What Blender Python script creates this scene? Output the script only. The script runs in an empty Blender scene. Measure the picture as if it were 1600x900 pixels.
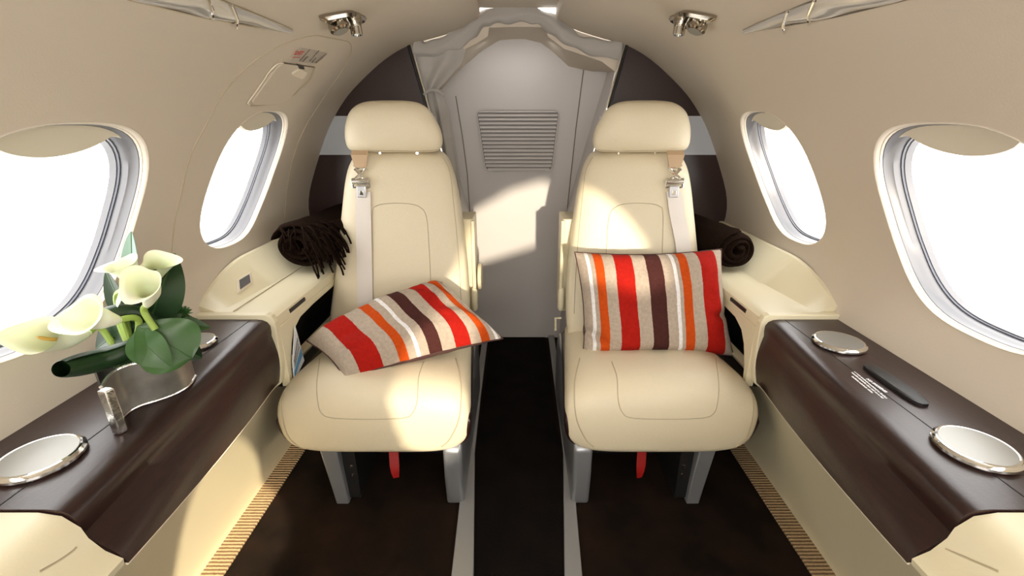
import bpy, math, random
from mathutils import Vector, noise
from mathutils.bvhtree import BVHTree
random.seed(4)
C = bpy.context.scene.collection
SC = bpy.context.scene

# ---------------------------------------------------------------- camera, world, sun, exposure
F, CX, CY, PITCH, EYE = 711.0, 809.0, 450.0, math.radians(20), 1.0     # photo taken as 1600 x 900
cam_data = bpy.data.cameras.new('camera')
cam_data.sensor_width = 36; cam_data.lens = 36*F/1600; cam_data.shift_x = -(CX-800)/1600
cam_data.clip_start = .02
cam = bpy.data.objects.new('camera', cam_data); C.objects.link(cam)
cam.location = (0, 0, EYE); cam.rotation_euler = (math.pi/2-PITCH, 0, 0)
SC.camera = cam
SC.view_settings.view_transform = 'Standard'; SC.view_settings.look = 'None'
SC.view_settings.gamma = 1; SC.view_settings.use_curve_mapping = False
SC.view_settings.exposure = 0.2
w = bpy.data.worlds.new('sky'); SC.world = w; w.use_nodes = True
bg = w.node_tree.nodes['Background']
bg.inputs[0].default_value = (1.0, .99, .97, 1); bg.inputs[1].default_value = 5.0
SUN_D = Vector((-.12, 1, -.12)).normalized()
sd = bpy.data.lights.new('sun', 'SUN'); sd.energy = 4.2; sd.angle = math.radians(1.2); sd.color = (1, .87, .68)
sun = bpy.data.objects.new('sun', sd); C.objects.link(sun)
sun.rotation_euler = SUN_D.to_track_quat('-Z', 'Y').to_euler()
# fill lamp added inside the cabin behind the viewer, no doorway built
ad = bpy.data.lights.new('cabin_fill', 'AREA'); ad.shape = 'RECTANGLE'; ad.size = .5; ad.size_y = 1.0
ad.energy = 3; ad.color = (1, .97, .93)
al = bpy.data.objects.new('cabin_fill', ad); C.objects.link(al); al.location = (-.45, -.93, .62)
al.rotation_euler = (math.pi/2, 0, math.radians(-20))

# daylight from the cockpit windscreen, high at the forward end
wd = bpy.data.lights.new('windscreen_daylight', 'AREA'); wd.shape = 'RECTANGLE'; wd.size = .8; wd.size_y = .22
wd.energy = 8; wd.color = (1, .97, .94)
wl = bpy.data.objects.new('windscreen_daylight', wd); C.objects.link(wl); wl.location = (0, -.9, 1.14)
wl.rotation_euler = (math.pi/2-.08, 0, 0)
# ceiling lamp of the rear vestibule
vd = bpy.data.lights.new('vestibule_lamp', 'AREA'); vd.shape = 'RECTANGLE'; vd.size = .22; vd.size_y = .05; vd.energy = .22; vd.color = (1, .98, .97)
vl = bpy.data.objects.new('vestibule_lamp', vd); C.objects.link(vl); vl.location = (0, 1.86, 1.275); vl.rotation_euler = (math.radians(14), 0, 0)

# ---------------------------------------------------------------- photo pixel -> point of the place
def rdir(px, py):
    u = (px-CX)/F; v = (py-CY)/F
    return Vector((u, math.cos(PITCH)-v*math.sin(PITCH), -(math.sin(PITCH)+v*math.cos(PITCH))))
def at(px, py, x=None, y=None, z=None):
    d = rdir(px, py)
    t = x/d.x if x is not None else y/d.y if y is not None else (z-EYE)/d.z
    return Vector((0, 0, EYE)) + d*t

# ---------------------------------------------------------------- materials
MATS = {}
def mat(name, col, rough=.5, metal=0, coat=0, bump=None, noise_col=None, spec=.5, sheen=0, trans=0, sss=0, emit=0):
    m = bpy.data.materials.new(name); m.use_nodes = True
    nt = m.node_tree; b = nt.nodes['Principled BSDF']
    b.inputs['Base Color'].default_value = (*col, 1)
    b.inputs['Roughness'].default_value = rough; b.inputs['Metallic'].default_value = metal
    b.inputs['Coat Weight'].default_value = coat; b.inputs['Coat Roughness'].default_value = .15
    b.inputs['Specular IOR Level'].default_value = spec
    b.inputs['Sheen Weight'].default_value = sheen
    b.inputs['Transmission Weight'].default_value = trans
    if sss:
        b.inputs['Subsurface Weight'].default_value = sss; b.inputs['Subsurface Scale'].default_value = .01
    tc = nt.nodes.new('ShaderNodeTexCoord')
    if noise_col:   # (scale, second colour, stretch xyz)
        sc, c2, st = noise_col
        mp = nt.nodes.new('ShaderNodeMapping'); mp.inputs['Scale'].default_value = st
        n = nt.nodes.new('ShaderNodeTexNoise'); n.inputs['Scale'].default_value = sc; n.inputs['Detail'].default_value = 6
        r = nt.nodes.new('ShaderNodeValToRGB'); r.color_ramp.elements[0].position = .35; r.color_ramp.elements[1].position = .68
        r.color_ramp.elements[0].color = (*col, 1); r.color_ramp.elements[1].color = (*c2, 1)
        nt.links.new(tc.outputs['Object'], mp.inputs[0]); nt.links.new(mp.outputs[0], n.inputs['Vector'])
        nt.links.new(n.outputs[0], r.inputs[0]); nt.links.new(r.outputs[0], b.inputs['Base Color'])
    if bump:        # (scale, strength, kind)
        sc, s, kind = bump
        if kind == 'voronoi':
            n = nt.nodes.new('ShaderNodeTexVoronoi'); n.inputs['Scale'].default_value = sc
        else:
            n = nt.nodes.new('ShaderNodeTexNoise'); n.inputs['Scale'].default_value = sc; n.inputs['Detail'].default_value = 4
        nt.links.new(tc.outputs['Object'], n.inputs['Vector'])
        bp = nt.nodes.new('ShaderNodeBump'); bp.inputs['Strength'].default_value = s; bp.inputs['Distance'].default_value = .002
        nt.links.new(n.outputs[0], bp.inputs['Height']); nt.links.new(bp.outputs[0], b.inputs['Normal'])
    MATS[name] = m
    return m
LINER = mat('liner', (.62, .545, .445), .6, bump=(350, .12, 'noise'))
CEIL = LINER
GROOVE = mat('groove', (.16, .12, .08), .8)
LIP = mat('pale_lip', (.78, .70, .56), .4)
LEATHER = mat('cream_leather', (.71, .625, .45), .42, bump=(420, .22, 'voronoi'))
SEAM = mat('stitch_seam', (.46, .39, .26), .6)
CREAM = mat('cream_panel', (.74, .67, .47), .38, bump=(300, .06, 'noise'))
WOOD = mat('dark_wood', (.017, .0052, .0045), .36, coat=.12, noise_col=(6, (.028, .0095, .0075), (30, 1.2, 30)), bump=(200, .1, 'noise'))
BLACK = mat('black_plastic', (.008, .007, .007), .5)
BLACKTRIM = mat('black_trim', (.015, .013, .013), .35)
MAROON = mat('seat_shell_maroon', (.02, .006, .005), .35)
CHROME = mat('chrome', (.86, .85, .82), .06, metal=1)
SATIN = mat('satin_lid', (.30, .295, .27), .38, metal=.5)
SILVER = mat('silver_paint', (.33, .34, .36), .34, metal=.6)
RAIL = mat('rail_grey', (.30, .30, .30), .4, metal=.3)
FRAME = mat('window_silver', (.15, .148, .155), .38, metal=.3, bump=(25, .1, 'noise'))
GASKET = mat('gasket', (.10, .105, .13), .35)
SHADE = mat('shade_cream', (.70, .64, .52), .5)
BAND = mat('grey_laminate', (.50, .53, .58), .35)
BACK = mat('back_wall_grey', (.56, .53, .51), .55, bump=(250, .06, 'noise'))
FABRIC = mat('grey_fabric', (.42, .395, .365), .85, bump=(500, .3, 'noise'), sheen=.2)
CARPET = mat('dark_carpet', (.008, .005, .0035), .95, noise_col=(9, (.020, .011, .007), (1, 1, 1)), bump=(700, .6, 'noise'), spec=.1)
AISLE = mat('aisle_carpet', (.0045, .0032, .0026), .95, noise_col=(9, (.009, .006, .0045), (1, 1, 1)), bump=(700, .6, 'noise'), spec=.1)
BLANKET = mat('brown_knit', (.013, .007, .0045), 1.0, bump=(260, .9, 'voronoi'), spec=.03)
WEB = mat('webbing', (.70, .64, .58), .45, bump=(600, .3, 'noise'))
WEBTAN = mat('tan_webbing', (.50, .35, .21), .5, bump=(600, .3, 'noise'))
RED = mat('red_strap', (.32, .005, .004), .5)
PAPER = mat('white_card', (.75, .77, .80), .5)
BLUE = mat('card_blue', (.10, .30, .55), .5)
INK = mat('dark_ink', (.05, .045, .045), .6)
VENTIN = mat('vent_recess', (.20, .19, .18), .7)
WINK = mat('white_ink', (.85, .84, .86), .5)
RINK = mat('red_ink', (.55, .08, .07), .6)
DECAL = mat('decal', (.47, .42, .35), .5)
PEWTER = mat('pewter', (.22, .215, .20), .42, metal=.85, bump=(60, .35, 'noise'), noise_col=(14, (.42, .40, .37), (1, 1, 1)))
PEWTERL = mat('pewter_edge', (.75, .74, .72), .25, metal=1, bump=(90, .5, 'noise'))
PETAL = mat('lily_petal', (.84, .90, .58), .5, sss=.3, noise_col=(12, (.92, .94, .78), (1, 1, 1)))
PETALIN = mat('lily_petal_inner', (.80, .88, .52), .5, sss=.3)
STEMG = mat('stem_green', (.30, .42, .08), .45)
SPADIX = mat('spadix', (.60, .36, .08), .6)
LEAF = mat('dark_leaf', (.010, .030, .010), .36, noise_col=(14, (.018, .05, .014), (1, 1, 1)))
LEAFL = mat('mid_leaf', (.028, .085, .016), .38, noise_col=(14, (.045, .125, .025), (1, 1, 1)))
BLADE = mat('blue_green_blade', (.30, .45, .38), .4)
LENS = mat('lamp_lens', (.62, .60, .56), .16, metal=.35, bump=(14, .5, 'noise'))
TONGUE = mat('tongue_metal', (.62, .62, .64), .3, metal=.5)
GASP = mat('smoked_chrome', (.42, .38, .32), .14, metal=1)
PANE = bpy.data.materials.new('clear_pane'); PANE.use_nodes = True
nt = PANE.node_tree; nt.nodes.clear()
o_ = nt.nodes.new('ShaderNodeOutputMaterial'); mx = nt.nodes.new('ShaderNodeMixShader'); mx.inputs[0].default_value = .04
tr = nt.nodes.new('ShaderNodeBsdfTransparent'); gl = nt.nodes.new('ShaderNodeBsdfGlossy'); gl.inputs['Roughness'].default_value = .02
nt.links.new(tr.outputs[0], mx.inputs[1]); nt.links.new(gl.outputs[0], mx.inputs[2]); nt.links.new(mx.outputs[0], o_.inputs[0])
# woven strip: fine diagonal weave
WOVEN = bpy.data.materials.new('woven_strip'); WOVEN.use_nodes = True
nt = WOVEN.node_tree; b = nt.nodes['Principled BSDF']; b.inputs['Roughness'].default_value = .8
tc = nt.nodes.new('ShaderNodeTexCoord'); wv = nt.nodes.new('ShaderNodeTexWave'); wv.bands_direction = 'Y'
wv.inputs['Scale'].default_value = 32; wv.inputs['Distortion'].default_value = 1.2; wv.inputs['Detail Scale'].default_value = 6
rp = nt.nodes.new('ShaderNodeValToRGB'); rp.color_ramp.elements[0].color = (.13, .075, .035, 1); rp.color_ramp.elements[1].color = (.50, .36, .21, 1)
nt.links.new(tc.outputs['Object'], wv.inputs['Vector']); nt.links.new(wv.outputs[1], rp.inputs[0]); nt.links.new(rp.outputs[0], b.inputs['Base Color'])
bp = nt.nodes.new('ShaderNodeBump'); bp.inputs['Strength'].default_value = .6; bp.inputs['Distance'].default_value = .003
nt.links.new(wv.outputs[1], bp.inputs['Height']); nt.links.new(bp.outputs[0], b.inputs['Normal'])
# striped pillow: bands across uv.x
def stripes(name, seq):
    m = bpy.data.materials.new(name); m.use_nodes = True; nt = m.node_tree; b = nt.nodes['Principled BSDF']
    b.inputs['Roughness'].default_value = .9; b.inputs['Specular IOR Level'].default_value = .15
    uv = nt.nodes.new('ShaderNodeUVMap'); sx = nt.nodes.new('ShaderNodeSeparateXYZ')
    n = nt.nodes.new('ShaderNodeTexNoise'); n.inputs['Scale'].default_value = 60
    mth = nt.nodes.new('ShaderNodeMath'); mth.operation = 'MULTIPLY_ADD'; mth.inputs[1].default_value = .006
    rp = nt.nodes.new('ShaderNodeValToRGB'); rp.color_ramp.interpolation = 'CONSTANT'
    el = rp.color_ramp.elements
    col = dict(b=(.42, .345, .275), w=(.78, .76, .76), r=(.36, .010, .005), o=(.50, .065, .006), d=(.060, .018, .015))
    while len(el) > 1: el.remove(el[-1])
    for i, (p, c) in enumerate(seq):
        e = el[0] if i == 0 else el.new(p)
        e.position = p; e.color = (*col[c], 1)
    nt.links.new(uv.outputs[0], sx.inputs[0]); nt.links.new(n.outputs[0], mth.inputs[0]); nt.links.new(sx.outputs[0], mth.inputs[2])
    nt.links.new(mth.outputs[0], rp.inputs[0])
    n2 = nt.nodes.new('ShaderNodeTexNoise'); n2.inputs['Scale'].default_value = 130; n2.inputs['Detail'].default_value = 5
    tc = nt.nodes.new('ShaderNodeTexCoord'); mp = nt.nodes.new('ShaderNodeMapping')
    nt.links.new(tc.outputs['Object'], mp.inputs[0]); nt.links.new(mp.outputs[0], n2.inputs['Vector'])
    mr = nt.nodes.new('ShaderNodeMapRange'); mr.inputs[3].default_value = .72; mr.inputs[4].default_value = 1.22
    nt.links.new(n2.outputs[0], mr.inputs[0])
    mm = nt.nodes.new('ShaderNodeVectorMath'); mm.operation = 'SCALE'
    nt.links.new(rp.outputs[0], mm.inputs[0]); nt.links.new(mr.outputs[0], mm.inputs['Scale'])
    nt.links.new(mm.outputs[0], b.inputs['Base Color'])
    bp = nt.nodes.new('ShaderNodeBump'); bp.inputs['Strength'].default_value = .5; bp.inputs['Distance'].default_value = .002
    nt.links.new(n2.outputs[0], bp.inputs['Height']); nt.links.new(bp.outputs[0], b.inputs['Normal'])
    return m

# ---------------------------------------------------------------- mesh helpers
ORIG = {}
def tag(o, label=None, cat=None, group=None, kind=None):
    if label: o['label'] = label
    if cat: o['category'] = cat
    if group: o['group'] = group
    if kind: o['kind'] = kind
    return o
def empty(name, loc, label, cat, group=None):
    o = bpy.data.objects.new(name, None); C.objects.link(o); o.location = loc; o.empty_display_size = .05
    ORIG[o.name] = Vector(loc); return tag(o, label, cat, group)
class MB:
    def __init__(s): s.v = []; s.f = []; s.uv = {}; s.mi = {}
    def add(s, vs, fs, mi=0):
        n = len(s.v); s.v += [Vector(p) for p in vs]
        for f in fs:
            if mi: s.mi[len(s.f)] = mi
            s.f.append([n+i for i in f])
        return n
    def box(s, lo, hi, top=(1, 1)):
        (x0, y0, z0), (x1, y1, z1) = lo, hi
        cx, cy = (x0+x1)/2, (y0+y1)/2; hx, hy = (x1-x0)/2, (y1-y0)/2
        vs = [(cx+a*hx, cy+b_*hy, z0) for a, b_ in ((-1, -1), (1, -1), (1, 1), (-1, 1))]
        vs += [(cx+a*hx*top[0], cy+b_*hy*top[1], z1) for a, b_ in ((-1, -1), (1, -1), (1, 1), (-1, 1))]
        s.add(vs, [(3, 2, 1, 0), (4, 5, 6, 7), (0, 1, 5, 4), (1, 2, 6, 5), (2, 3, 7, 6), (3, 0, 4, 7)]); return s
    def prism(s, pts, off):      # closed polygon extruded by a vector
        n = len(pts); off = Vector(off)
        a = [Vector(p) for p in pts]; b_ = [p+off for p in a]
        s.add(a+b_, [list(range(n))[::-1], list(range(n, 2*n))] + [(i, (i+1) % n, n+(i+1) % n, n+i) for i in range(n)]); return s
    def grid(s, rows, close=False, mi=0):
        m = len(rows); n = len(rows[0]); vs = [p for r in rows for p in r]; fs = []
        for i in range(m-1):
            for j in range(n if close else n-1):
                k = (j+1) % n; fs.append((i*n+j, i*n+k, (i+1)*n+k, (i+1)*n+j))
        s.add(vs, fs, mi); return s
    def loft(s, rings, caps=True):
        base = len(s.v); n = len(rings[0]); s.grid(rings, True)
        if caps:
            s.f.append([base+i for i in range(n)][::-1]); k = base+(len(rings)-1)*n; s.f.append([k+i for i in range(n)])
        return s
    def tube(s, path, r, n=8, closed=False, caps=True):
        path = [Vector(p) for p in path]; rings = []; m = len(path); up = None
        for i, p in enumerate(path):
            if closed: t = path[(i+1) % m]-path[i-1]
            else: t = path[min(i+1, m-1)]-path[max(i-1, 0)]
            t.normalize()
            if up is None: up = t.orthogonal().normalized()
            up = (up-t*up.dot(t)); up = up.normalized() if up.length > 1e-6 else t.orthogonal().normalized()
            b_ = t.cross(up); rr = r[i] if isinstance(r, (list, tuple)) else r
            rings.append([p+(up*math.cos(a)+b_*math.sin(a))*rr for a in (2*math.pi*k/n for k in range(n))])
        if closed: rings.append(rings[0])
        return s.loft(rings, caps and not closed)
    def lathe(s, prof, c, axis=(0, 0, 1), n=40):
        ax = Vector(axis).normalized(); e1 = ax.orthogonal().normalized(); e2 = ax.cross(e1); c = Vector(c)
        return s.loft([[c+ax*h+(e1*math.cos(a)+e2*math.sin(a))*r for a in (2*math.pi*k/n for k in range(n))] for r, h in prof])
    def build(s, name, m, parent=None, label=None, cat=None, group=None, kind=None, smooth=True, bevel=0, subsurf=0, angle=35, merge=False):
        root = parent
        if parent is not None: L = ORIG[parent.name]
        else:
            xs = [p.x for p in s.v]; ys = [p.y for p in s.v]; zs = [p.z for p in s.v]
            L = Vector(((min(xs)+max(xs))/2, (min(ys)+max(ys))/2, min(zs)))
        me = bpy.data.meshes.new(name); me.from_pydata([tuple(p-L) for p in s.v], [], s.f)
        for mm in (m if isinstance(m, (list, tuple)) else [m]): me.materials.append(mm)
        for i, k in s.mi.items(): me.polygons[i].material_index = k
        if s.uv:
            u = me.uv_layers.new(name='UVMap')
            for lp in me.loops: u.data[lp.index].uv = s.uv.get(lp.vertex_index, (0, 0))
        import bmesh
        bm = bmesh.new(); bm.from_mesh(me)
        if merge: bmesh.ops.remove_doubles(bm, verts=bm.verts, dist=1e-5)
        bmesh.ops.recalc_face_normals(bm, faces=bm.faces); bm.to_mesh(me); bm.free()
        if smooth:
            for p in me.polygons: p.use_smooth = True
            me.set_sharp_from_angle(angle=math.radians(angle))
        o = bpy.data.objects.new(name, me); C.objects.link(o)
        if parent is None: o.location = L
        else: o.parent = parent
        ORIG[o.name] = L
        if bevel:
            bv = o.modifiers.new('b', 'BEVEL'); bv.width = bevel; bv.segments = 3; bv.limit_method = 'ANGLE'; bv.angle_limit = math.radians(40)
        if subsurf:
            ss = o.modifiers.new('s', 'SUBSURF'); ss.levels = subsurf; ss.render_levels = subsurf
        tag(o, label, cat, group, kind); o['_n'] = 0; del o['_n']
        return o
def bvh(mb):
    return BVHTree.FromPolygons([tuple(p) for p in mb.v], [tuple(f) for f in mb.f])
def hit(tree, px, py):
    d = rdir(px, py).normalized(); r = tree.ray_cast(Vector((0, 0, EYE)), d)
    if r[0] is None: return None
    n = r[1]
    if n.dot(d) > 0: n = -n
    return r[0], n
def smooth_path(pts, k=8, closed=False):
    pts = [Vector(p) for p in pts]; n = len(pts); out = []
    for i in range(n if closed else n-1):
        g = (lambda j: pts[j % n]) if closed else (lambda j: pts[max(0, min(n-1, j))])
        a, b_, c, d = g(i-1), g(i), g(i+1), g(i+2)
        for q in range(k):
            t = q/k; out.append(.5*((2*b_)+(c-a)*t+(2*a-5*b_+4*c-d)*t*t+(3*b_-a-3*c+d)*t**3))
    if not closed: out.append(pts[-1])
    return out
def px_path(pp, k=8):       # smooth a list of (px, py)
    return [(p.x, p.y) for p in smooth_path([(a, b_, 0) for a, b_ in pp], k)]
def seam(tree, pp, r=.0013, off=.0004, k=8):
    m = MB(); pts = []
    for q in px_path(pp, k):
        h_ = hit(tree, *q)
        if h_: pts.append(h_[0]+h_[1]*off)
    if len(pts) > 1: m.tube(pts, r, 6)
    return m
def ribbon(tree, pp, wpx, thick, off):   # strap lying on a surface; pp centre line, wpx half widths in px
    rings = []
    for i, (px, py) in enumerate(pp):
        h0 = hit(tree, px-wpx, py); h1 = hit(tree, px+wpx, py); hm = hit(tree, px, py)
        if not (h0 and h1 and hm): continue
        n = hm[1]; a = h0[0]+n*off; c = h1[0]+n*off
        rings.append([a, c, c+n*thick, a+n*thick])
    return MB().loft(rings)
def superring(c, e1, e2, r1, r2, n, N=32):
    out = []
    for k in range(N):
        t = 2*math.pi*k/N; ct, st = math.cos(t), math.sin(t)
        out.append(c+e1*r1*math.copysign(abs(ct)**(2/n), ct)+e2*r2*math.copysign(abs(st)**(2/n), st))
    return out

# ---------------------------------------------------------------- cabin cross section
PTS = [(.785, .50), (.795, .54), (.812, .6), (.822, .66), (.815, .72), (.795, .78), (.75, .88), (.695, .985), (.636, 1.068), (.57, 1.132),
       (.47, 1.208), (.376, 1.255), (.27, 1.283), (.196, 1.305), (.134, 1.335)]
D = [(p.x, p.y) for p in smooth_path([(a, b_, 0) for a, b_ in PTS], 20)]
A = [0]
for i in range(1, len(D)): A.append(A[-1]+math.dist(D[i], D[i-1]))
AEND = A[-1]
def prof(a):
    a = max(0, min(AEND, a)); lo, hi = 0, len(A)-1
    while hi-lo > 1:
        m_ = (lo+hi)//2
        if A[m_] <= a: lo = m_
        else: hi = m_
    t = (a-A[lo])/(A[hi]-A[lo]); return D[lo][0]+(D[hi][0]-D[lo][0])*t, D[lo][1]+(D[hi][1]-D[lo][1])*t
def S(side, y, a, off=0):          # off > 0 goes into the cabin
    x, z = prof(a)
    if off:
        x0, z0 = prof(a-.006); x1, z1 = prof(a+.006); tx, tz = x1-x0, z1-z0; l = math.hypot(tx, tz)
        x -= tz/l*off; z += tx/l*off
    return Vector((side*x, y, z))
def on_shell(px, py):
    d = rdir(px, py); sx = 1 if d.x > 0 else -1
    for i in range(1, len(D)):
        (x0, z0), (x1, z1) = D[i-1], D[i]
        ux, uz = abs(d.x), d.z; ex, ez = x1-x0, z1-z0; det = -ux*ez+uz*ex
        if abs(det) < 1e-12: continue
        t = (-x0*ez+(z0-EYE)*ex)/det; s = (ux*(z0-EYE)-uz*x0)/det
        if t > 0 and -1e-6 <= s <= 1: return sx, t*d.y, A[i-1]+s*(A[i]-A[i-1])
Y0, Y1 = -1.0, 1.799
A0, A1, AC = .085, .635, .70
NEXP = 2.7
def hole(win, dx, da, sc=1.0):
    yc, hy, ac, ha = win
    r = 1/((abs(dx)/hy)**NEXP+(abs(da)/ha)**NEXP)**(1/NEXP)*sc
    return yc+dx*r+.16*da*r, ac+da*r
WINS = {-1: [(1.302, .160, .372, .197), (.735, .190, .338, .195), (.17, .19, .34, .195), (-.40, .19, .34, .195)],
        1: [(1.345, .165, .372, .197), (.770, .190, .338, .195), (.20, .19, .34, .195), (-.37, .19, .34, .195)]}
def wall(side, name):
    m = MB(); wins = sorted(WINS[side]); K = 16
    def patch(ya, yb, a0, a1, ny, na):
        m.grid([[S(side, ya+(yb-ya)*i/ny, a0+(a1-a0)*j/na) for j in range(na+1)] for i in range(ny+1)])
    cols = []; y = Y0
    for wn in wins:
        ya, yb = wn[0]-wn[1]-.045, wn[0]+wn[1]+.045
        cols.append((y, ya, None)); cols.append((ya, yb, wn)); y = yb
    cols.append((y, Y1, None))
    for ya, yb, wn in cols:
        ny = K if wn else 4
        patch(ya, yb, 0, A0, ny, 4); patch(ya, yb, A1, AC, ny, 4)
        if not wn: patch(ya, yb, A0, A1, ny, K); continue
        rect = [(ya+(yb-ya)*i/K, A0) for i in range(K)]+[(yb, A0+(A1-A0)*i/K) for i in range(K)] + \
               [(yb-(yb-ya)*i/K, A1) for i in range(K)]+[(ya, A1-(A1-A0)*i/K) for i in range(K)]
        rows = []
        for t in (0, .2, .4, .6, .75, .88, .95, .985, 1):
            row = []
            for (yy, aa) in rect:
                hy_, ha_ = hole(wn, yy-wn[0], aa-wn[2], 1.014)
                row.append(S(side, yy+(hy_-yy)*t, aa+(ha_-aa)*t))
            rows.append(row)
        for sc, off in ((1.007, .001), (1.0, -.0005), (.996, -.004), (.995, -.012)):   # rolled rim
            rows.append([S(side, *hole(wn, yy-wn[0], aa-wn[2], sc))+Vector((side*-off, 0, 0)) for yy, aa in rect])
        m.grid(rows, True)
    return m.build(name, LINER, kind='structure', merge=True, angle=60)
wall(-1, 'wall_left'); wall(1, 'wall_right')

def window(side, wn, name, n=72):
    dirs = [(math.cos(2*math.pi*k/n)*wn[1], math.sin(2*math.pi*k/n)*wn[3]) for k in range(n)]
    def ring(sc, out): return [S(side, *hole(wn, dx, da, sc))+Vector((side*out, 0, 0)) for dx, da in dirs]
    fr = MB(); fr.grid([ring(.997, .010), ring(.995, .014), ring(.985, .016), ring(.981, .030), ring(.970, .034), ring(.967, .052)], True)
    root = fr.build(name, FRAME, kind='structure', angle=28)
    MB().grid([ring(.999, .009), ring(.990, .010), ring(.990, .016)], True).build('rim_lip', LINER, root, 'pale rim of the window opening')
    MB().grid([ring(.970, .048), ring(.953, .048), ring(.953, .054)], True).build('gasket', GASKET, root, 'dark rubber gasket')
    MB().grid([ring(.955, .053), ring(.943, .053), ring(.938, .066)], True).build('inner_ring', FRAME, root)
    pm = MB(); r0 = ring(.940, .064); r1 = ring(.940, .068)
    c0 = sum(r0, Vector())/n; c1 = sum(r1, Vector())/n
    pm.grid([[c0+(p-c0)*t for p in r0] for t in (.001, .3, .6, 1)], True); pm.build('pane', PANE, root)
    # pull-down shade resting near the top
    sh = MB(); top = []; bot = []; N = 28
    for i in range(N+1):
        s = -1+2*i/N; s *= .93
        a_t = wn[3]*.985*(1-abs(s)**NEXP)**(1/NEXP)
        a_b = min(a_t-.002, wn[3]*.86-wn[3]*.17*max(0, 1-((s+.02)/.52)**2)**.7)
        top.append((s*wn[1], a_t)); bot.append((s*wn[1], a_b))
    rows = []
    for t in (0, .03, .5, 1):
        rows.append([S(side, wn[0]+(y_)+.16*(b_+(a_-b_)*t), wn[2]+b_+(a_-b_)*t)+Vector((side*(.030 if t > 0 else .037), 0, 0)) for (y_, a_), (_, b_) in zip(top, bot)])
    back = [[p+Vector((side*.006, 0, 0)) for p in r] for r in rows]
    sh.grid(rows); sh.grid(back)
    sh.grid([rows[0], back[0]])
    sh.build('window_shade', SHADE, root, 'cream pull-down shade, almost fully up')
    return root
n_ = 1
for side in (-1, 1):
    for wn in WINS[side]:
        window(side, wn, 'window_%d' % n_); n_ += 1

# ceiling lobes and sunken centre panel
m = MB()
for side in (-1, 1):
    rows = [[S(side, Y0+(Y1-Y0)*i/20, AC+(AEND-AC)*j/24) for j in range(25)]+[Vector((side*.130, Y0+(Y1-Y0)*i/20, 1.345)), Vector((side*.130, Y0+(Y1-Y0)*i/20, 1.372))] for i in range(21)]
    m.grid(rows)
m.build('ceiling', CEIL, kind='structure', merge=True)
MB().box((-.145, Y0, 1.366), (.145, 1.78, 1.376)).build('trim_1', CEIL, kind='structure')

# floor
MB().box((-.85, Y0, -.02), (.85, 2.06, 0)).build('floor', CARPET, kind='structure')
MB().box((-.135, .2, 0), (.135, 2.03, .003)).build('trim_2', AISLE, kind='structure')
# unseen forward bulkhead, its holes shaped to cast the sun patches
from mathutils.geometry import tessellate_polygon
SLP = .12   # sun patch cutouts, drawn where they would project on the rear wall and carried forward along the sun
def fwd(pp): return [Vector((x+SLP*(2.03-Y0), Y0, z+SLP*(2.03-Y0))) for x, z in pp]
open1 = fwd([(.34, .48), (.34, .56), (.28, .64), (.2, .71), (.11, .76), (-.03, .72), (-.21, .62), (-.28, .47), (-.40, .34), (-.45, .22), (-.42, .08), (-.32, .02), (-.24, .10), (-.22, .37), (.12, .48), (.25, .44)])
open2 = fwd([(-.97, -.1), (-.93, .08), (-.87, .10), (-.78, .0), (-.70, -.12), (-.74, -.2), (-.9, -.2)])
outer = [Vector((x, Y0, z)) for x, z in ((-.95, -.02), (.95, -.02), (.95, 1.45), (-.95, 1.45))]
loops = [outer, open1, open2]; flat = [p for l in loops for p in l]
m = MB(); m.add(flat, [tuple(t) for t in tessellate_polygon([[(p.x, p.z, 0) for p in l] for l in loops])])
m.build('wall_sun_mask', LINER, kind='structure', smooth=False)

# lower side panels, side strips
def zb(y):   # bottom edge of the wood face: x, z
    t = (y-.45)/.55
    t = max(-.5, min(1, t))
    return (.52+.075*t+.03*t*t, .447-.087*t)
for side, nm in ((-1, 'baseboard_left'), (1, 'baseboard_right')):
    rows = []
    for i in range(40):
        y = Y0+.002 if i == 0 else -.6+(1.78+.6)*(i-1)/38
        xb, z_ = zb(y)
        rows.append([Vector((side*p[0], y, p[1])) for p in ((xb+.03, z_+.006), (xb+.006, z_+.001), (xb+.012, z_-.012), (xb+.03, z_-.03), (xb*.45+.742*.55, z_*.5), (.742, .03), (.745, 0))])
    MB().grid(rows).build(nm, CREAM, kind='structure', angle=50)
    MB().box((side*.718-.028, -.99, 0), (side*.718+.028, 1.5, .004)).build('trim_3' if side < 0 else 'trim_4', WOVEN, kind='structure', smooth=False)

# ---------------------------------------------------------------- aft partitions, opening, back wall
def edge_pts(side):    # inner edge of the partition, at y 1.78
    pp = [(640, 66), (668, 165), (700, 270), (722, 345)]
    r = [at(*q, y=1.78) for q in pp]; r = [Vector((side*-p.x, 0, p.z)) for p in r]
    r.append(Vector((side*.215, 0, .30))); r.append(Vector((side*.205, 0, 0)))
    return r
for side, nm in ((-1, 'wall_partition_left'), (1, 'wall_partition_right')):
    e = edge_pts(side)
    poly = [Vector((p.x, 1.786, p.z)) for p in e]+[Vector((side*.90, 1.786, 0)), Vector((side*.90, 1.786, 1.42)), Vector((side*.376, 1.786, 1.42))]
    o = MB().prism(poly, (0, .014, 0)).build(nm, WOOD, kind='structure', bevel=.001, smooth=False)
    MB().box((side*.58-.28, 1.782, .885), (side*.58+.28, 1.787, 1.022)).build('light_band', BAND, o, 'pale grey laminate band across the dark wood', smooth=False)
    MB().tube([Vector((p.x-side*.002, 1.784, p.z)) for p in e[:4]], .004, 8).build('edge_strip', CHROME, o, 'thin bright metal edge strip')
    MB().tube([Vector((p.x+side*.008, 1.784, p.z)) for p in e[:4]], .005, 8).build('edge_seal', BLACKTRIM, o, 'black edge seal')
arch_lo = [(724, 78), (744, 68), (762, 57), (764, 43), (800, 42), (830, 42), (853, 43), (856, 57), (881, 76), (917, 88)]
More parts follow.
